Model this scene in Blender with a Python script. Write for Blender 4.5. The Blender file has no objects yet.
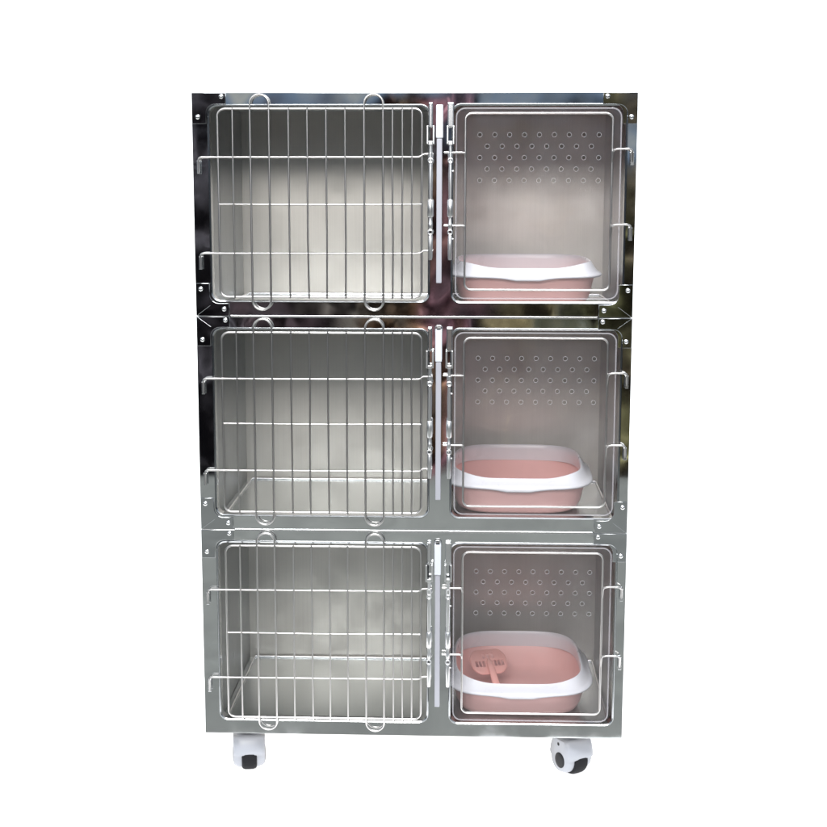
import bpy, bmesh, math, random
from mathutils import Vector, Matrix
random.seed(4)
PI = math.pi
sc = bpy.context.scene
C = sc.collection

# ------------------------------------------------------------------ materials
def new_mat(name):
    m = bpy.data.materials.new(name); m.use_nodes = True
    return m, m.node_tree.nodes, m.node_tree.links, m.node_tree.nodes['Principled BSDF']

def noise(N, L, src, scale, vec=(1, 1, 1), detail=3.0, rough=0.5):
    mp = N.new('ShaderNodeMapping'); mp.inputs['Scale'].default_value = vec
    L.new(src, mp.inputs['Vector'])
    n = N.new('ShaderNodeTexNoise'); n.inputs['Scale'].default_value = scale
    n.inputs['Detail'].default_value = detail; n.inputs['Roughness'].default_value = rough
    L.new(mp.outputs['Vector'], n.inputs['Vector'])
    return n

def rng(N, L, out, a, b, lo=0.3, hi=0.7):
    r = N.new('ShaderNodeMapRange')
    r.inputs['From Min'].default_value = lo; r.inputs['From Max'].default_value = hi
    r.inputs['To Min'].default_value = a; r.inputs['To Max'].default_value = b
    L.new(out, r.inputs['Value'])
    return r.outputs['Result']

def steel(name, col, rough, brush=None, wave=0.0, wave_scale=3.0, wave_vec=(1, 1, 1), smudge=0.0, brush_amt=0.12, bump_b=0.0006):
    m, N, L, P = new_mat(name)
    P.inputs['Metallic'].default_value = 1.0
    P.inputs['Base Color'].default_value = (*col, 1)
    P.inputs['Roughness'].default_value = rough
    tc = N.new('ShaderNodeTexCoord'); src = tc.outputs['Object']
    nrm = None
    if wave:
        n = noise(N, L, src, wave_scale, wave_vec, 1.5, .4)
        b = N.new('ShaderNodeBump'); b.inputs['Strength'].default_value = 1.0
        b.inputs['Distance'].default_value = wave
        L.new(n.outputs['Fac'], b.inputs['Height']); nrm = b.outputs['Normal']
    ro = None
    if smudge:
        n = noise(N, L, src, 7, (1, 1, 1), 5, .6)
        ro = rng(N, L, n.outputs['Fac'], rough, rough + smudge, .42, .72)
    if brush:
        n = noise(N, L, src, 1.0, brush, 4, .7)
        ro2 = rng(N, L, n.outputs['Fac'], rough - brush_amt / 2, rough + brush_amt / 2)
        b = N.new('ShaderNodeBump'); b.inputs['Strength'].default_value = .6
        b.inputs['Distance'].default_value = bump_b
        L.new(n.outputs['Fac'], b.inputs['Height'])
        if nrm: L.new(nrm, b.inputs['Normal'])
        nrm = b.outputs['Normal']
        mx = N.new('ShaderNodeMix'); mx.data_type = 'RGBA'
        mx.inputs['A'].default_value = (*[c * .9 for c in col], 1)
        mx.inputs['B'].default_value = (*[min(1, c * 1.08) for c in col], 1)
        L.new(n.outputs['Fac'], mx.inputs['Factor']); L.new(mx.outputs['Result'], P.inputs['Base Color'])
        if ro is None: ro = ro2
    if ro is not None: L.new(ro, P.inputs['Roughness'])
    if nrm: L.new(nrm, P.inputs['Normal'])
    return m

def plastic(name, col, rough=.35, var=.04, sss=0.0, spec=.5):
    m, N, L, P = new_mat(name)
    tc = N.new('ShaderNodeTexCoord')
    n = noise(N, L, tc.outputs['Object'], 14, (1, 1, 1), 5, .65)
    mx = N.new('ShaderNodeMix'); mx.data_type = 'RGBA'
    mx.inputs['A'].default_value = (*[max(0, c * (1 - var)) for c in col], 1)
    mx.inputs['B'].default_value = (*[min(1, c * (1 + var)) for c in col], 1)
    L.new(n.outputs['Fac'], mx.inputs['Factor']); L.new(mx.outputs['Result'], P.inputs['Base Color'])
    L.new(rng(N, L, n.outputs['Fac'], rough - .05, rough + .1), P.inputs['Roughness'])
    P.inputs['Specular IOR Level'].default_value = spec
    if sss:
        P.inputs['Subsurface Weight'].default_value = sss
        P.inputs['Subsurface Radius'].default_value = (.01, .006, .005)
        P.inputs['Subsurface Scale'].default_value = .6
    return m

M = {}
M['mirror'] = steel('mirror_steel', (.66, .67, .67), .022, wave=.0058, wave_scale=3.6, wave_vec=(1, 1, .8), smudge=.08)
M['plate'] = steel('plate_steel', (.50, .51, .52), .03, wave=.003, wave_scale=5, smudge=.06)
M['brushed'] = steel('brushed_steel', (.625, .600, .560), .46, wave=.004, wave_scale=3.0, smudge=.14, brush=(260, 260, 2.2), bump_b=.0003)
M['brushed_side'] = steel('brushed_side_steel', (.50, .51, .52), .33, brush=(60, 260, 2.2))
M['pan'] = steel('pan_steel', (.53, .56, .565), .25, wave=.0016, wave_scale=3.5)
M['lip'] = steel('lip_steel', (.74, .74, .75), .22)
M['fold'] = steel('fold_steel', (.48, .49, .50), .16)
M['wire'] = steel('wire_steel', (.64, .62, .605), .28)
M['rod'] = steel('rod_steel', (.90, .90, .90), .30)
M['rivet'] = steel('rivet_steel', (.88, .88, .88), .22)
M['alu'] = plastic('aluminium_strip', (.38, .38, .42), .35, .03)
M['white'] = plastic('white_plastic', (.74, .78, .88), .33, .02)
M['grip'] = plastic('grip_plastic', (.64, .66, .70), .35, .02)
M['hood'] = plastic('hood_plastic', (.34, .35, .385), .33, .02)
M['rim'] = plastic('rim_plastic', (.74, .75, .78), .30, .02, .0)
M['pink'] = plastic('pink_plastic', (.95, .57, .53), .32, .05)
M['scoop'] = plastic('scoop_plastic', (.84, .43, .38), .40, .05)
M['black'] = plastic('black_rubber', (.010, .010, .012), .6, .2, 0, .15)
M['dark'] = plastic('dark_hub', (.010, .010, .013), .35, .2, 0, .2)

def glass_mat():
    m, N, L, P = new_mat('acrylic_pane')
    N.remove(P); out = [n for n in N if n.type == 'OUTPUT_MATERIAL'][0]
    tr = N.new('ShaderNodeBsdfTransparent'); tr.inputs['Color'].default_value = (.98, .975, .98, 1)
    gl = N.new('ShaderNodeBsdfGlossy'); gl.inputs['Roughness'].default_value = .03
    gl.inputs['Color'].default_value = (1, 1, 1, 1)
    fr = N.new('ShaderNodeFresnel'); fr.inputs['IOR'].default_value = 1.5
    tc = N.new('ShaderNodeTexCoord')
    n = noise(N, L, tc.outputs['Object'], 4, (1, 1, 1), 2, .5)
    b = N.new('ShaderNodeBump'); b.inputs['Distance'].default_value = .004; b.inputs['Strength'].default_value = .8
    L.new(n.outputs['Fac'], b.inputs['Height']); L.new(b.outputs['Normal'], gl.inputs['Normal'])
    mx = N.new('ShaderNodeMixShader')
    ge = N.new('ShaderNodeNewGeometry')
    iv = N.new('ShaderNodeMath'); iv.operation = 'SUBTRACT'; iv.inputs[0].default_value = 1; L.new(ge.outputs['Backfacing'], iv.inputs[1])
    ml = N.new('ShaderNodeMath'); ml.operation = 'MULTIPLY'; L.new(fr.outputs['Fac'], ml.inputs[0]); L.new(iv.outputs[0], ml.inputs[1])
    L.new(ml.outputs[0], mx.inputs['Fac']); L.new(tr.outputs[0], mx.inputs[1]); L.new(gl.outputs[0], mx.inputs[2])
    # a thin, uneven, slightly pink diffuse film
    df = N.new('ShaderNodeBsdfDiffuse'); df.inputs['Color'].default_value = (.8, .74, .76, 1)
    n2 = noise(N, L, tc.outputs['Object'], 6, (1, 1, 1), 6, .6)
    mx2 = N.new('ShaderNodeMixShader')
    L.new(rng(N, L, n2.outputs['Fac'], .008, .03), mx2.inputs['Fac'])
    L.new(mx.outputs[0], mx2.inputs[1]); L.new(df.outputs[0], mx2.inputs[2])
    L.new(mx2.outputs[0], out.inputs['Surface'])
    return m
M['glass'] = glass_mat()
def edge_mat():
    m, N, L, P = new_mat('acrylic_cut_edge')
    P.inputs['Base Color'].default_value = (.75, .74, .78, 1); P.inputs['Roughness'].default_value = .25
    P.inputs['Alpha'].default_value = .20
    return m
M['edge'] = edge_mat()

# ------------------------------------------------------------------ helpers
def link(name, me, parent=None, loc=(0, 0, 0)):
    o = bpy.data.objects.new(name, me); C.objects.link(o)
    o.location = loc
    if parent: o.parent = parent
    return o

def empty(name, loc=(0, 0, 0), parent=None):
    o = bpy.data.objects.new(name, None); C.objects.link(o); o.location = loc
    o.empty_display_size = .05
    if parent: o.parent = parent
    return o

def smooth(me, ang=None):
    for p in me.polygons: p.use_smooth = True
    if ang:
        bm = bmesh.new(); bm.from_mesh(me)
        for e in bm.edges:
            if len(e.link_faces) == 2 and e.calc_face_angle(0) > ang: e.smooth = False
        bm.to_mesh(me); bm.free()

def curve_to_mesh(cu, rot=None, mat=None, sm=True):
    o = bpy.data.objects.new('tmp', cu); C.objects.link(o)
    dg = bpy.context.evaluated_depsgraph_get(); dg.update()
    me = bpy.data.meshes.new_from_object(o.evaluated_get(dg))
    bpy.data.objects.remove(o); bpy.data.curves.remove(cu)
    if rot: me.transform(rot)
    me.materials.clear()
    if mat: me.materials.append(mat)
    if sm: smooth(me, math.radians(35))
    return me

def tube_mesh(paths, r, mat, res=4, caps=True):
    cu = bpy.data.curves.new('c', 'CURVE'); cu.dimensions = '3D'
    cu.bevel_depth = r; cu.bevel_resolution = res; cu.use_fill_caps = caps
    for pts, cyc in paths:
        s = cu.splines.new('POLY'); s.points.add(len(pts) - 1)
        for p, q in zip(s.points, pts): p.co = (*q, 1)
        s.use_cyclic_u = cyc
    return curve_to_mesh(cu, mat=mat)

def tube(name, paths, r, mat, parent=None, res=4):
    if paths and not isinstance(paths[0][1], bool): paths = [(paths, False)]
    return link(name, tube_mesh(paths, r, mat, res), parent)

ROT = Matrix.Rotation(PI / 2, 4, 'X')      # curve plane -> front plane
def sheet_mesh(loops, y0, y1, mat, bev=0.0, edge=None):
    """flat sheet with holes in the x-z plane, from y0 (front) to y1 (back)"""
    cu = bpy.data.curves.new('c', 'CURVE'); cu.dimensions = '2D'; cu.fill_mode = 'BOTH'
    cu.extrude = max((y1 - y0) / 2 - bev, .0001); cu.bevel_depth = bev; cu.bevel_resolution = 1
    cu.offset = -bev
    for pts in loops:
        s = cu.splines.new('POLY'); s.points.add(len(pts) - 1)
        for p, q in zip(s.points, pts): p.co = (q[0], q[1], 0, 1)
        s.use_cyclic_u = True
    me = curve_to_mesh(cu, ROT, mat, sm=False)
    me.transform(Matrix.Translation((0, (y0 + y1) / 2, 0)))
    if edge:
        me.materials.append(edge)
        for p in me.polygons:
            if abs(p.normal.y) < .5: p.material_index = 1
    return me

def rrect(x0, z0, x1, z1, r, n=7):
    P = []
    for cx, cz, a0 in ((x1 - r, z1 - r, 0), (x0 + r, z1 - r, 90), (x0 + r, z0 + r, 180), (x1 - r, z0 + r, 270)):
        for i in range(n + 1):
            a = math.radians(a0 + 90 * i / n)
            P.append((cx + r * math.cos(a), cz + r * math.sin(a)))
    return P

def at_y(P, y): return [(p[0], y, p[1]) for p in P]

def bend(P, r, n=5):
    """round the inner corners of a 3D polyline"""
    out = [Vector(P[0])]
    for i in range(1, len(P) - 1):
        a, b, c = Vector(P[i - 1]), Vector(P[i]), Vector(P[i + 1])
        u = (a - b).normalized(); v = (c - b).normalized()
        k = min(r, (a - b).length * .49, (c - b).length * .49)
        p, q = b + u * k, b + v * k
        for j in range(n + 1):
            t = j / n
            out.append(p * (1 - t) ** 2 + b * 2 * t * (1 - t) + q * t * t)
    out.append(Vector(P[-1]))
    return [tuple(p) for p in out]

def bm_box(bm, x0, x1, y0, y1, z0, z1, mi=0):
    vs = [bm.verts.new((x, y, z)) for x in (x0, x1) for y in (y0, y1) for z in (z0, z1)]
    for f in ((0, 1, 3, 2), (4, 6, 7, 5), (0, 4, 5, 1), (2, 3, 7, 6), (0, 2, 6, 4), (1, 5, 7, 3)):
        bm.faces.new([vs[i] for i in f]).material_index = mi
    return vs

def bm_mesh(bm, mats, bev=0, sm=None):
    if bev:
        bmesh.ops.bevel(bm, geom=list(bm.edges), offset=bev, segments=2, affect='EDGES', profile=.6)
    bmesh.ops.recalc_face_normals(bm, faces=bm.faces)
    me = bpy.data.meshes.new('m'); bm.to_mesh(me); bm.free()
    for m in mats: me.materials.append(m)
    if sm: smooth(me, sm)
    return me

def box_mesh(x0, x1, y0, y1, z0, z1, mat, bev=0):
    bm = bmesh.new(); bm_box(bm, x0, x1, y0, y1, z0, z1)
    return bm_mesh(bm, [mat], bev)

def lathe_mesh(prof, mat, axis='Z', n=28):
    bm = bmesh.new(); rings = []
    for r, h in prof:
        ring = []
        for i in range(n):
            a = 2 * PI * i / n; x, y = max(r, 1e-5) * math.cos(a), max(r, 1e-5) * math.sin(a)
            ring.append(bm.verts.new({'Z': (x, y, h), 'Y': (x, -h, y), 'X': (h, x, y)}[axis]))
        rings.append(ring)
    for a, b in zip(rings, rings[1:]):
        for i in range(n): bm.faces.new((a[i], a[(i + 1) % n], b[(i + 1) % n], b[i]))
    bm.faces.new(rings[0]); bm.faces.new(rings[-1])
    return bm_mesh(bm, [mat], 0, math.radians(40))

def loft_mesh(rings, mat, close_first=False, close_last=False, ang=50):
    bm = bmesh.new(); R = [[bm.verts.new(p) for p in r] for r in rings]
    n = len(R[0])
    for a, b in zip(R, R[1:]):
        for i in range(n): bm.faces.new((a[i], a[(i + 1) % n], b[(i + 1) % n], b[i]))
    if close_first: bm.faces.new(R[0])
    if close_last: bm.faces.new(R[-1])
    return bm_mesh(bm, [mat], 0, math.radians(ang))

# ------------------------------------------------------------------ dimensions
H = .614          # height of one cage
W = .61           # half width
D = .66           # depth
Z0 = .135         # underside of the lowest cage above the floor
LO = (-.567, .040, .046, .5815)     # left opening x0 z0 x1 z1
RO = (.1045, .0385, .5845, .5835)   # right opening

cage = empty('cage_bank', (0, 0, 0))
cage['label'] = 'stainless steel bank of three stacked pet cages with wire doors on white-hooded casters'
cage['category'] = 'pet cage'

def add_all(o, mesh_children): pass

# ---- meshes of a tier, built once and shared
frame_me = sheet_mesh([[(-W, 0.0008), (W, 0.0008), (W, H - .0008), (-W, H - .0008)],
                       rrect(*LO, .026)[::-1], rrect(*RO, .026)[::-1]], 0, .003, M['mirror'], .0007)
def bowed(me):
    # lowest rail bowed outwards, shaped so its reflection misses the white floor
    m = me.copy(); bm = bmesh.new(); bm.from_mesh(m)
    for k in range(1, 13):
        bmesh.ops.bisect_plane(bm, geom=bm.verts[:] + bm.edges[:] + bm.faces[:], plane_co=(0, 0, .008 * k), plane_no=(0, 0, 1))
    for v in bm.verts:
        if v.co.z < .096: v.co.y -= .060 * (.096 - v.co.z) ** 2 / .192
    bm.to_mesh(m); bm.free(); smooth(m, math.radians(25)); return m
frame_low = bowed(frame_me)
def lip_mesh(o):
    a = rrect(*o, .026); x0, z0, x1, z1 = o
    b = rrect(x0 + .002, z0 + .002, x1 - .002, z1 - .002, .0245)
    c = rrect(x0 + .0055, z0 + .0055, x1 - .0055, z1 - .0055, .0215)
    rings = [at_y(a, .0015), at_y(a, -.0018), at_y(b, -.0036), at_y(c, -.0018), at_y(c, .030), at_y(a, .031), at_y(a, .0035)]
    return loft_mesh(rings, M['fold'], ang=60)
lip_L, lip_R = lip_mesh(LO), lip_mesh(RO)

def rivet_mesh():
    return lathe_mesh([(.0068, 0), (.0068, .0008), (.0062, .0024), (.0046, .0040), (.0024, .0049), (.0001, .0052)], M['rivet'], 'Y', 20)
rivet_me = rivet_mesh()

def plate_mesh(top):
    """left corner plate; top=True for upper corner. local origin at the outer corner of the tier"""
    ax, az = .094, .084 if top else .092
    wx, wz = .0395, (.031 if top else .036)
    r = .026
    pts = [(.0012, .0012), (ax, .0012), (ax, wz), (wx + r, wz)]
    for i in range(1, 7):
        a = math.radians(90 * i / 7)
        pts.append((wx + r - r * math.sin(a), wz + r - r * math.cos(a)))
    pts += [(wx, wz + r), (wx, az), (.0012, az)]
    s = -1 if top else 1
    P = [(x, s * z) for x, z in pts]
    if top: P = P[::-1]
    me = sheet_mesh([P], -.0042, -.0026, M['plate'], .0006)
    return me
plate_top, plate_bot = plate_mesh(True), plate_mesh(False)
def mirrored(me):
    m = me.copy(); m.transform(Matrix.Scale(-1, 4, (1, 0, 0))); m.flip_normals(); return m
plate_top_r, plate_bot_r = mirrored(plate_top), mirrored(plate_bot)
def fold_me(s, t):      # pressed mitre fold across a corner plate
    x, z = (.0035, .002), (.041, .030)
    return tube_mesh([([(s * x[0], -.0042, t * x[1]), (s * z[0], -.0042, t * z[1])], False)], .0005, M['mirror'], 2)

# ---- wire door
RF, RB = .0032, .0025
DX0, DX1, DZ0, DZ1 = -.5375, .0235, .0555, .5695
def wire_door(parent, z, tier):
    d = link('wire_door', tube_mesh([(at_y(rrect(DX0, DZ0, DX1, DZ1, .020), -.0120), True)], RF, M['wire']), parent, (0, 0, z))
    def j(): return random.uniform(-.0012, .0012)
    for x in (-.4955, -.3420, -.2905, -.2385, -.1865, -.0565, -.0300, -.0030):
        a, b, c = j(), j(), j()
        tube('upright_wire', [(x + a, -.0168, DZ0 - .0035), (x + b, -.0170, .22), (x + c, -.0175, .40), (x, -.0168, DZ1 + .0045)], RB, M['wire'], d)
    for xc in (-.4215, -.1085):
        w = .0258; zt, zb = .608, .0195
        P = []
        for i in range(13):
            a = PI * i / 12; P.append((xc + w * math.cos(a), -.0172, zt - w + w * math.sin(a)))
        for i in range(13):
            a = PI + PI * i / 12; P.append((xc + w * math.cos(a), -.0172, zb + w + w * math.sin(a)))
        tube('loop_wire', [(P, True)], .0029, M['wire'], d)
    zz = .311
    tube('cross_wire', [(DX0, -.0125, zz), (-.25, -.0128, zz - .001), (DX1, -.0125, zz + .001)], RB, M['wire'], d)
    for zh, drop in ((.440, .044), (.177, .044)):
        P = bend([(.0545, -.0125, zh + .008), (.028, -.0125, zh + .008), (.018, -.0125, zh), (-.25, -.0128, zh - .001), (-.5915, -.0145, zh - .001), (-.5920, -.0125, zh - drop)], .010)
        tube('hinge_wire', P, .0029, M['wire'], d)
        h = link('hinge_tip', box_mesh(-.0046, .0046, -.0030, .0030, -.036, 0, M['lip'], .0014), d, (-.5920, -.0122, zh - .010))
    return d

# ---- glazed door
GX0, GX1, GZ0, GZ1 = .1175, .5660, .0530, .5710
def pane_mesh():
    loops = [rrect(GX0, GZ0, GX1, GZ1, .024)]
    for r in range(5):
        n = 9 if r % 2 == 0 else 8
        for k in range(n):
            x = .506 - .0405 * k - (0 if r % 2 == 0 else .0203)
            z = .500 - .0308 * r
            loops.append([(x + .0058 * math.cos(a), z + .0058 * math.sin(a)) for a in [-2 * PI * i / 14 for i in range(14)]])
    return sheet_mesh(loops, -.0070, -.0030, M['glass'], 0, M['edge'])
pane_me = pane_mesh()
def glass_edge_mesh():
    return tube_mesh([(at_y(rrect(GX0, GZ0, GX1, GZ1, .024), -.0050), True)], .0021, M['edge'], 3)
edge_me = glass_edge_mesh()
def ring_mesh():
    paths = []
    for r in range(5):
        n = 9 if r % 2 == 0 else 8
        for k in range(n):
            x = .506 - .0405 * k - (0 if r % 2 == 0 else .0203)
            z = .500 - .0308 * r
            paths.append(([(x + .0060 * math.cos(a), -.0071, z + .0060 * math.sin(a)) for a in [2 * PI * i / 14 for i in range(14)]], True))
    return tube_mesh(paths, .0006, M['edge'], 2)
rings_me = ring_mesh()

def glass_door(parent, z, tier):
    d = empty('glazed_door', (0, 0, z), parent)
    p = link('acrylic_pane', pane_me, d)
    link('pane_edge', edge_me, d)
    link('vent_hole_rims', rings_me, d)
    tube('door_wire', [(at_y(rrect(.1425, .0775, .5420, .5575, .018), -.0125), True)], .0031, M['wire'], d)
    for zh in (.4520, .2540):
        tube('latch_pin', bend([(.1425, -.0125, zh - .014), (.1415, -.0150, zh), (.0845, -.0150, zh)], .008), .0029, M['wire'], d)
        zr = zh + .010 if zh > .4 else zh + .004
        P = bend([(.5420, -.0150, zr - .034), (.5440, -.0185, zr - .004), (.556, -.0220, zr), (.588, -.0220, zr), (.5965, -.0185, zr - .004), (.5970, -.0120, zr - .040)], .010)
        tube('hinge_hook', P, .0028, M['wire'], d)
        link('hinge_tip', box_mesh(-.0048, .0048, -.0030, .0030, -.036, 0, M['lip'], .0014), d, (.5970, -.0122, zr - .008))
    return d

# ---- latch column
def latch(parent, x, z, w):
    l = empty('latch', (x, 0, z), parent)
    link('guide_channel', box_mesh(-w, w, -.018, -.0030, .519, .586, M['lip'], .003), l)
    bm = bmesh.new()
    bm_box(bm, -.0105, -.0060, -.034, -.004, .474, .523)
    bm_box(bm, .0060, .0105, -.034, -.004, .474, .523)
    bm_box(bm, -.0056, .0056, -.034, -.016, .472, .482)
    link('clevis', bm_mesh(bm, [M['rod']], .0012), l)
    # main rod: turned profile, thin and thick lengths
    prof = [(.0040, .476), (.0042, .452), (.0068, .450), (.0068, .436), (.0044, .434), (.0048, .410), (.0058, .392), (.0054, .360), (.0048, .326)]
    link('latch_rod', lathe_mesh(prof, M['rod']), l, (0, -.026, 0))
    link('sleeve', lathe_mesh([(.0065, .325), (.0082, .322), (.0082, .280), (.0065, .277)], M['rod']), l, (0, -.026, 0))
    link('latch_rod', lathe_mesh([(.0046, .276), (.0046, .262), (.0054, .260), (.0054, .246), (.0042, .244)], M['rod']), l, (0, -.026, 0))
    for zc in (.4300, .2360):
        P = [(.0058 * math.cos(a), -.031, zc + .0062 * math.sin(a)) for a in [2 * PI * i / 16 for i in range(16)]]
        tube('eye_ring', [(P, True)], .0022, M['rod'], l, 3)
    link('pull_handle', lathe_mesh([(.0044, .228), (.0058, .224), (.0062, .198), (.0056, .166), (.0046, .160)], M['rod']), l, (0, -.026, 0))
    s = 1 if x > .07 else -1
    for zc in (.402, .218):
        link('bolt_stub', lathe_mesh([(.0022, 0), (.0022, .004), (.0012, .0055)], M['rod'], 'X', 12), l, (s * .0045, -.026, zc))
    return l

# ---- tiers
for t in range(3):
    z = Z0 + H * t
    f = link('front_frame', frame_low if t == 0 else frame_me, cage, (0, 0, z))
    link('opening_lip', lip_L, f); link('opening_lip', lip_R, f)
    # cabinet walls
    link('side_panel', box_mesh(-W, -W + .004, .0036, D, .001, H - .001, M['mirror'], .0008), cage, (0, 0, z))
    link('side_panel', box_mesh(W - .004, W, .0036, D, .001, H - .001, M['mirror'], .0008), cage, (0, 0, z))
    link('inner_wall', box_mesh(-.580, -.576, .0315, D - .012, .013, .598, M['brushed_side']), cage, (0, 0, z))
    link('inner_wall', box_mesh(.586, .590, .0315, D - .012, .013, .598, M['brushed_side']), cage, (0, 0, z))
    link('back_panel', box_mesh(-W + .005, W - .005, D - .010, D - .006, .001, H - .001, M['brushed']), cage, (0, 0, z))
    link('ceiling_panel', box_mesh(-.5755, .5855, .0045, D - .0115, .599, .603, M['brushed_side']), cage, (0, 0, z))
    link('divider_panel', box_mesh(.0735, .0775, .0315, D - .0115, .0165, .5985, M['brushed_side']), cage, (0, 0, z))
    # floor pan with raised coved edges, one under each compartment
    for x0, x1 in ((-.5745, .0720), (.0790, .5845)):
        bm = bmesh.new()
        bm_box(bm, x0, x1, .032, D - .0125, .0125, .0160)
        pan = link('floor_pan', bm_mesh(bm, [M['pan']]), cage, (0, 0, z))
        y0, y1 = .040, D - .018; xa, xb = x0 + .016, x1 - .006
        tube('pan_bead', [([(xa, y0, .0185), (xa, y1, .0185), (xb, y1, .0185), (xb, y0, .0185)], False)], .0042, M['lip'], pan)
    # edge strip across the seam between two cages
    if t > 0:
        link('seam_strip', box_mesh(-.513, .513, -.0042, .0, -.0034, .0030, M['lip'], .0014), cage, (0, 0, z))
    # corner plates
    corners = [(-1, 1), (1, 1)] + ([(-1, -1), (1, -1)] if t > 0 else [])
    for s, up in corners:
        me = {(-1, 1): plate_top, (1, 1): plate_top_r, (-1, -1): plate_bot, (1, -1): plate_bot_r}[(s, up)]
        p = link('corner_plate', me, cage, (s * W, 0, z + (H if up > 0 else 0)))
        if up > 0: p.rotation_euler.x = math.radians(1.6)
        if not (up > 0 and t == 2) and t > 0:
            link('fold_line', fold_me(-s, -up), p)
        rv = [(.0825, .011), (.0165, .066)] if up > 0 else [(.0800, .020), (.0150, .076)]
        for rx, rz in rv:
            link('rivet', rivet_me, p, (-s * rx, -.0041, -up * rz))
    wire_door(cage, z, t)
    glass_door(cage, z, t)
    latch(cage, .0475, z, .0055); latch(cage, .1020, z, .0085)
    # white-capped strip on the centre post
    st = link('post_strip', box_mesh(.0640, .0790, -.020, -.0004, .096, .490, M['alu'], .0025), cage, (0, 0, z))
    link('strip_cap', box_mesh(.0622, .0812, -.023, -.0002, .4905, .580, M['grip'], .0035), st)
    if t < 2:
        link('cap_slot', box_mesh(.0662, .0772, -.0195, -.0006, .5806, .5842, M['dark'], .001), st)
        tube('cap_ring', bend([(.0615, -.010, .574), (.0625, -.012, .590), (.0805, -.012, .590), (.0820, -.010, .574)], .008), .0012, M['lip'], st)
link('top_panel', box_mesh(-W + .0045, W - .0045, .0036, D, 0, .003, M['mirror'], .0008), cage, (0, 0, Z0 + 3 * H - .0035))
link('bottom_panel', box_mesh(-W + .0045, W - .0045, .0036, D, 0, .003, M['brushed'], .0008), cage, (0, 0, Z0 + .0012))

# ---- casters
def housing_mesh():
    rings = []
    n = 48; hw = .047
    for s in (-1, -.93, -.8, -.6, -.35, 0, .35, .6, .8, .93, 1):
        k = (1 - abs(s) ** 5 * .22)
        ring = []
        for i in range(n):
            a = 2 * PI * i / n
            cy, cz = math.cos(a), math.sin(a)
            # side profile around the axle: small below, hood above, squared up to the stem
            r = .0465
            if cz > 0: r += .0135 * min(1, cz * 5)
            y, zz = r * cy, r * cz
            if cz > .25:
                zz = .0145 + (zz - .0145) * (1.45 if zz > .0145 else 1)
                y *= .98
            zz = min(zz, .062)
            ring.append((hw * s, y * k, .050 + zz * (k if zz < .03 else 1 - (1 - k) * .35)))
        rings.append(ring)
    return loft_mesh(rings, M['hood'], True, True, 60)
house_me = housing_mesh()
wheel_me = lathe_mesh([(.018, -.0225), (.039, -.0225), (.0440, -.0200), (.0466, -.013), (.0470, 0), (.0466, .013), (.0440, .0200), (.039, .0225), (.018, .0225)], M['black'], 'X', 40)
hub_me = lathe_mesh([(.0235, 0), (.0235, .0012), (.0215, .0022), (.012, .0026), (.0001, .0026)], M['dark'], 'X', 28)
dot_me = lathe_mesh([(.0055, 0), (.0052, .0012), (.0001, .0014)], M['dark'], 'X', 16)
plate_me = box_mesh(-.040, .040, -.034, .034, .1235, .1345, M['lip'], .0015)
stem_me = lathe_mesh([(.030, .1165), (.033, .118), (.033, .1235)], M['lip'], 'Z', 28)
for (x, y, a, first) in ((-.4935, .075, 9, 1), (.4710, .080, 32, 0), (-.49, .585, 20, 0), (.475, .585, -15, 0)):
    c = empty('caster', (x, y, 0), cage); c.rotation_euler.z = math.radians(a)
    link('caster_hood', house_me, c)
    w = link('wheel', wheel_me, c, (0, -.0105, .0470))
    for s in (-1, 1):
        h = link('hub_cap', hub_me, c, (s * .0462, -.006, .046)); h.rotation_euler.z = 0 if s > 0 else PI
        d = link('axle_bolt', dot_me, c, (s * .0462, .002, .0935)); d.rotation_euler.z = 0 if s > 0 else PI
    link('swivel', stem_me, c)
    link('mounting_plate', plate_me, c)

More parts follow.
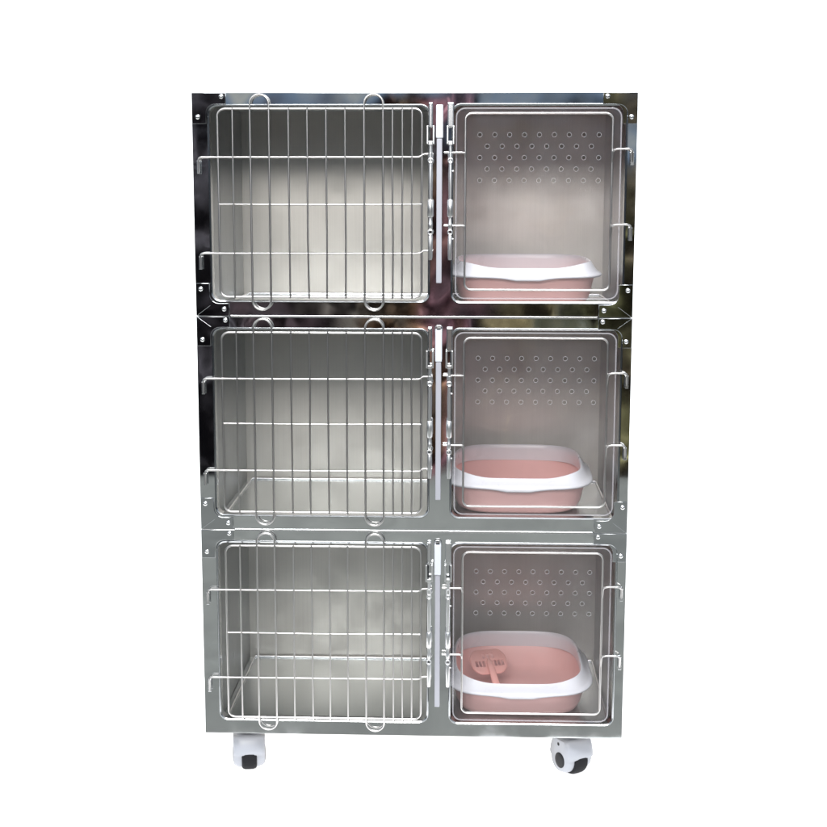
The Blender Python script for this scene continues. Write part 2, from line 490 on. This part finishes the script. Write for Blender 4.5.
# ------------------------------------------------------------------ litter boxes
def sup(hx, hy, n=72, e=4.2, cy=0.0):
    P = []
    for i in range(n):
        a = 2 * PI * i / n + PI / n
        c, s = math.cos(a), math.sin(a)
        x = math.copysign(abs(c) ** (2 / e), c); y = math.copysign(abs(s) ** (2 / e), s)
        P.append((hx * x, hy * y + cy))
    return P
def tray_rings():
    spec = [(.148, .152, .000), (.167, .172, .0020), (.182, .190, .011), (.192, .210, .032), (.205, .240, .093),
            (.202, .237, .094), (.189, .207, .034), (.177, .185, .015), (.155, .16, .007), (.10, .14, .0052), (.02, .03, .005)]
    return [[(x, y, z) for x, y in sup(hx, hy, e=3.8)] for hx, hy, z in spec]
tray_me = loft_mesh(tray_rings(), M['pink'], True, True, 80)
def rim_me_make():
    rings = []
    def dipf(x, y):         # 1 at the middle of the front, 0 elsewhere
        if y > 0: return 0
        k = max(0, min(1, (-y - .11) / .11)); m = max(0, min(1, (.190 - abs(x)) / .11))
        k = k * k * (3 - 2 * k); m = m * m * (3 - 2 * m)
        return k * m
    def wave(x, y):
        if y > -.15: return 0
        return -.011 * math.exp(-(x / .055) ** 2)
    # (hx, hy, z, lift follows opening edge, wave)
    spec = [(.2080, .2420, .0890, 0, 1), (.2240, .2510, .0885, 0, 1), (.2270, .2530, .0920, 0, 1), (.2255, .2520, .0965, 0, .5), (.2190, .2480, .0995, .05, 0),
            (.2120, .2440, .1060, .25, 0), (.2020, .2390, .1210, .75, 0), (.1960, .2350, .1310, 1, 0), (.1930, .2325, .1335, 1, 0), (.1900, .2300, .1310, 1, 0),
            (.1900, .2295, .1180, .8, 0), (.1915, .2300, .0980, .1, 0), (.1945, .2320, .0860, 0, 0)]
    for hx, hy, z, lf, wv in spec:
        ring = []
        for x, y in sup(hx, hy, n=96, e=3.6):
            zz = z - .014 * lf * dipf(x, y) + wave(x, y) * wv
            zz += .004 * lf * (y / .25)
            yy = y + .016 * lf * dipf(x, y)
            ring.append((x, yy, zz))
        rings.append(ring)
    return loft_mesh(rings, M['rim'], ang=70)
rim_me = rim_me_make()
FL = .0160
BOX = [  # tier, x, y centre, rot, label
    (0, .3150, .3000, 0.6, 'pink litter tray with white rim in the bottom cage, holding a scoop'),
    (1, .3080, .3350, -1.2, 'empty pink litter tray with white rim behind the middle glazed door'),
    (2, .3160, .3000, .9, 'pink litter tray with white rim behind the top glazed door')]
for t, x, y, r, lab in BOX:
    b = empty('litter_tray', (x, y, Z0 + H * t + FL + .0008)); b.rotation_euler.z = math.radians(r)
    b['label'] = lab; b['category'] = 'litter tray'; b['group'] = 'litter trays in the right-hand compartments'
    link('tray', tray_me, b); link('rim', rim_me, b)

# ---- scoop
def scoop():
    s = empty('litter_scoop', (0, 0, 0))
    s['label'] = 'small pink slotted scoop resting inside the bottom litter tray'; s['category'] = 'scoop'
    out = []
    for x, z in ((-.030, 0), (.030, 0), (.047, .018), (.050, .055), (.036, .078), (-.036, .078), (-.050, .055), (-.047, .018)):
        out.append((x, z))
    # round the outline
    P = []
    n = len(out)
    for i in range(n):
        a, b, c = Vector(out[i - 1]), Vector(out[i]), Vector(out[(i + 1) % n])
        p = b + (a - b).normalized() * .009; q = b + (c - b).normalized() * .009
        for j in range(4):
            t = j / 3; v = p * (1 - t) ** 2 + b * 2 * t * (1 - t) + q * t * t; P.append((v.x, v.y))
    loops = [P]
    def slot(x, z0, z1, w=.0037):
        loops.append([(x - w, z0), (x - w, z1), (x + w, z1), (x + w, z0)])
    for x in (-.012, .001, .014): slot(x, .050, .066)
    for x in (-.036, -.026, -.016): slot(x, .022, .042)
    for x in (.018, .028, .038): slot(x, .022, .042)
    link('scoop_head', sheet_mesh(loops, -.0015, .0015, M['scoop'], .0006), s)
    tube('scoop_wall', [([(x, .002, z) for x, z in P], True)], .0032, M['scoop'], s)
    # handle: lofted, flattened, widening where it meets the head
    rings = []
    for z, w, h, y in ((.046, .003, .002, -.003), (.036, .008, .004, -.006), (.015, .0095, .0055, -.008), (-.010, .0095, .006, -.009), (-.050, .0105, .006, -.009), (-.085, .0125, .006, -.008), (-.098, .009, .004, -.007), (-.101, .002, .001, -.006)):
        rings.append([(w * math.cos(a), y + h * math.sin(a), z) for a in [2 * PI * i / 16 for i in range(16)]])
    link('scoop_handle', loft_mesh(rings, M['scoop'], True, True, 60), s)
    return s
sp = scoop()
sp.location = (.237, .325, Z0 + FL + .066)
sp.scale = (1.14, 1.08, 1.08)
sp.rotation_mode = 'XYZ'
sp.rotation_euler = (math.radians(-52), math.radians(0), math.radians(17))

# ------------------------------------------------------------------ setting
def flat(name, x0, x1, y0, y1, z, mat):
    me = box_mesh(x0, x1, y0, y1, z - .02, z, mat)
    o = link(name, me); o['kind'] = 'structure'; return o
def self_lit_sheet():
    m, N, L, P = new_mat('self_lit_white_sheet')
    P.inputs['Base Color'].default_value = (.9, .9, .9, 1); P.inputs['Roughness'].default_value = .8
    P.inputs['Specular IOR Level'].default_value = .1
    P.inputs['Emission Color'].default_value = (1, 1, 1, 1); P.inputs['Emission Strength'].default_value = .82  # glow added to keep the sheet white, even under the cage
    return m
mp = self_lit_sheet()
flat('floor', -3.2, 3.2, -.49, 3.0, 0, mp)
# sweep: floor rises into the backdrop in one curve
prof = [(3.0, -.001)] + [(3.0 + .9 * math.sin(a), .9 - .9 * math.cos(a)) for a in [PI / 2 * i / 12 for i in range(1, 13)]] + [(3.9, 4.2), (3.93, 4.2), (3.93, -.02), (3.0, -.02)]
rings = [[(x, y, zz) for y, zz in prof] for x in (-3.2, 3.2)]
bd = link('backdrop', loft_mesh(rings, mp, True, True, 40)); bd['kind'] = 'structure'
def pavement_mat():
    m, N, L, P = new_mat('grey_pavement')
    tc = N.new('ShaderNodeTexCoord'); n = noise(N, L, tc.outputs['Object'], 3, (1, 1, 1), 8, .7)
    cr = N.new('ShaderNodeValToRGB'); cr.color_ramp.elements[0].position = .35; cr.color_ramp.elements[1].position = .68
    cr.color_ramp.elements[0].color = (.122, .127, .120, 1); cr.color_ramp.elements[1].color = (.195, .202, .190, 1)
    L.new(n.outputs['Fac'], cr.inputs['Fac']); L.new(cr.outputs['Color'], P.inputs['Base Color'])
    P.inputs['Roughness'].default_value = .85
    return m
flat('pavement', -5, 5, -4.4, 5, -.024, pavement_mat())

# ------------------------------------------------------------------ world: open shed front, trees and sky
wd = bpy.data.worlds.new('World'); sc.world = wd; wd.use_nodes = True
N, L = wd.node_tree.nodes, wd.node_tree.links
bg = N['Background']
tc = N.new('ShaderNodeTexCoord'); d = tc.outputs['Generated']
sep = N.new('ShaderNodeSeparateXYZ'); L.new(d, sep.inputs[0])
hr = N.new('ShaderNodeMapRange'); hr.inputs['From Min'].default_value = -.3; hr.inputs['From Max'].default_value = .3
nx = noise(N, L, d, 16, (1, 1, 1), 2, .5)
ax = N.new('ShaderNodeMath'); ax.operation = 'MULTIPLY_ADD'; ax.inputs[1].default_value = .10; L.new(nx.outputs['Fac'], ax.inputs[0]); L.new(sep.outputs['X'], ax.inputs[2])
a2 = N.new('ShaderNodeMath'); a2.operation = 'SUBTRACT'; a2.inputs[1].default_value = .05; L.new(ax.outputs[0], a2.inputs[0])
L.new(a2.outputs[0], hr.inputs['Value'])
hue = N.new('ShaderNodeValToRGB'); L.new(hr.outputs['Result'], hue.inputs['Fac']); cr = hue.color_ramp
def put(x): return (x + .3) / .6
cr.elements[0].position = put(-.28); cr.elements[0].color = (.02, .024, .034, 1)
cr.elements[1].position = put(.28); cr.elements[1].color = (.04, .045, .05, 1)
for x, c in ((-.18, (.050, .047, .055)), (-.12, (.05, .035, .04)), (-.075, (.17, .16, .14)), (-.045, (.14, .08, .045)), (-.015, (.17, .085, .105)),
             (.015, (.06, .05, .06)), (.045, (.24, .20, .11)), (.065, (.05, .055, .05)), (.095, (.13, .13, .06)), (.12, (.16, .13, .09)), (.16, (.05, .05, .05))):
    e = cr.elements.new(put(x)); e.color = (*c, 1)
n1 = noise(N, L, d, 30.0, (1, 1, 1.3), 3, .55)
n1.inputs['Distortion'].default_value = .6
gain = N.new('ShaderNodeValToRGB'); L.new(n1.outputs['Fac'], gain.inputs['Fac']); g = gain.color_ramp
g.elements[0].position = .40; g.elements[0].color = (.10, .10, .11, 1); g.elements[1].position = .72; g.elements[1].color = (7, 7.3, 7.2, 1)
for p, v in ((.485, .18), (.50, .75), (.555, .95), (.568, 2.2), (.61, 2.4), (.622, .5), (.65, .6), (.662, 4.5)):
    e = g.elements.new(p); e.color = (v, v, v, 1)
patch = N.new('ShaderNodeVectorMath'); patch.operation = 'MULTIPLY'; L.new(hue.outputs['Color'], patch.inputs[0]); L.new(gain.outputs['Color'], patch.inputs[1])
up = N.new('ShaderNodeValToRGB')
mr = N.new('ShaderNodeMapRange'); mr.inputs['From Min'].default_value = 0; mr.inputs['From Max'].default_value = 1
wob = noise(N, L, d, 14, (1, 1, .2), 2, .5)
ad = N.new('ShaderNodeMath'); ad.operation = 'MULTIPLY_ADD'; ad.inputs[1].default_value = .10; 
L.new(wob.outputs['Fac'], ad.inputs[0]); L.new(sep.outputs['Z'], ad.inputs[2])
sb = N.new('ShaderNodeMath'); sb.operation = 'SUBTRACT'; sb.inputs[1].default_value = .05; L.new(ad.outputs[0], sb.inputs[0])
L.new(sb.outputs[0], mr.inputs['Value']); L.new(mr.outputs['Result'], up.inputs['Fac'])
cr = up.color_ramp; cr.elements[0].position = .0; cr.elements[0].color = (0, 0, 0, 1)
cr.elements[1].position = 1.; cr.elements[1].color = (.85, .92, 1.0, 1)
for p, c in ((.040, (.05, .07, .11, 1)), (.058, (.19, .26, .37, 1)), (.075, (.48, .50, .48, 1)), (.092, (.26, .31, .39, 1)), (.15, (.34, .40, .46, 1)), (.35, (.8, .84, .88, 1))):
    e = cr.elements.new(p); e.color = c
fac = N.new('ShaderNodeMapRange'); fac.inputs['From Min'].default_value = .042; fac.inputs['From Max'].default_value = .056
L.new(sb.outputs[0], fac.inputs['Value'])
mx = N.new('ShaderNodeMix'); mx.data_type = 'RGBA'
L.new(fac.outputs['Result'], mx.inputs['Factor']); L.new(patch.outputs['Vector'], mx.inputs['A']); L.new(up.outputs['Color'], mx.inputs['B'])
L.new(mx.outputs['Result'], bg.inputs['Color']); bg.inputs['Strength'].default_value = 1.0

def area(name, loc, target, sx, sy, power, col):
    l = bpy.data.lights.new(name, 'AREA'); l.shape = 'RECTANGLE'; l.size = sx; l.size_y = sy; l.energy = power; l.color = col
    o = bpy.data.objects.new(name, l); C.objects.link(o); o.location = loc
    o.rotation_euler = (Vector(target) - Vector(loc)).to_track_quat('-Z', 'Y').to_euler()
    return o
area('overhead_fill', (.2, -2.3, 4.3), (0, 0, 1.0), 2.6, 1.2, 185, (.97, .985, 1))  # added fill, stands in for high skylight on the tray fronts
area('softbox_lamp', (-.38, -5.4, 3.65), (0, 0, .6), 2.6, 1.1, 178, (1, .985, .96))

# ------------------------------------------------------------------ camera (solved from the photograph)
cam = bpy.data.cameras.new('camera'); co = bpy.data.objects.new('camera', cam); C.objects.link(co)
yaw, pitch, roll = .0364, .1553, .0015
cam.sensor_width = 36; cam.lens = 36 * 1417.6 / 827; cam.clip_end = 200; cam.clip_start = .05
cy, sy, cp, s_ = math.cos(yaw), math.sin(yaw), math.cos(pitch), math.sin(pitch)
f = Vector((-sy * cp, cy * cp, -s_)); r = Vector((cy, sy, 0)); u = r.cross(f)
r2 = r * math.cos(roll) + u * math.sin(roll); u2 = -r * math.sin(roll) + u * math.cos(roll)
Mx = Matrix((r2, u2, -f)).transposed().to_4x4()
co.matrix_world = Matrix.Translation((.1452, -3.9531, 1.7094)) @ Mx
sc.camera = co
sc.view_settings.view_transform = 'Standard'; sc.view_settings.look = 'None'
sc.view_settings.exposure = 0; sc.view_settings.gamma = 1
sc.cycles.max_bounces = 10; sc.cycles.glossy_bounces = 6; sc.cycles.transparent_max_bounces = 16
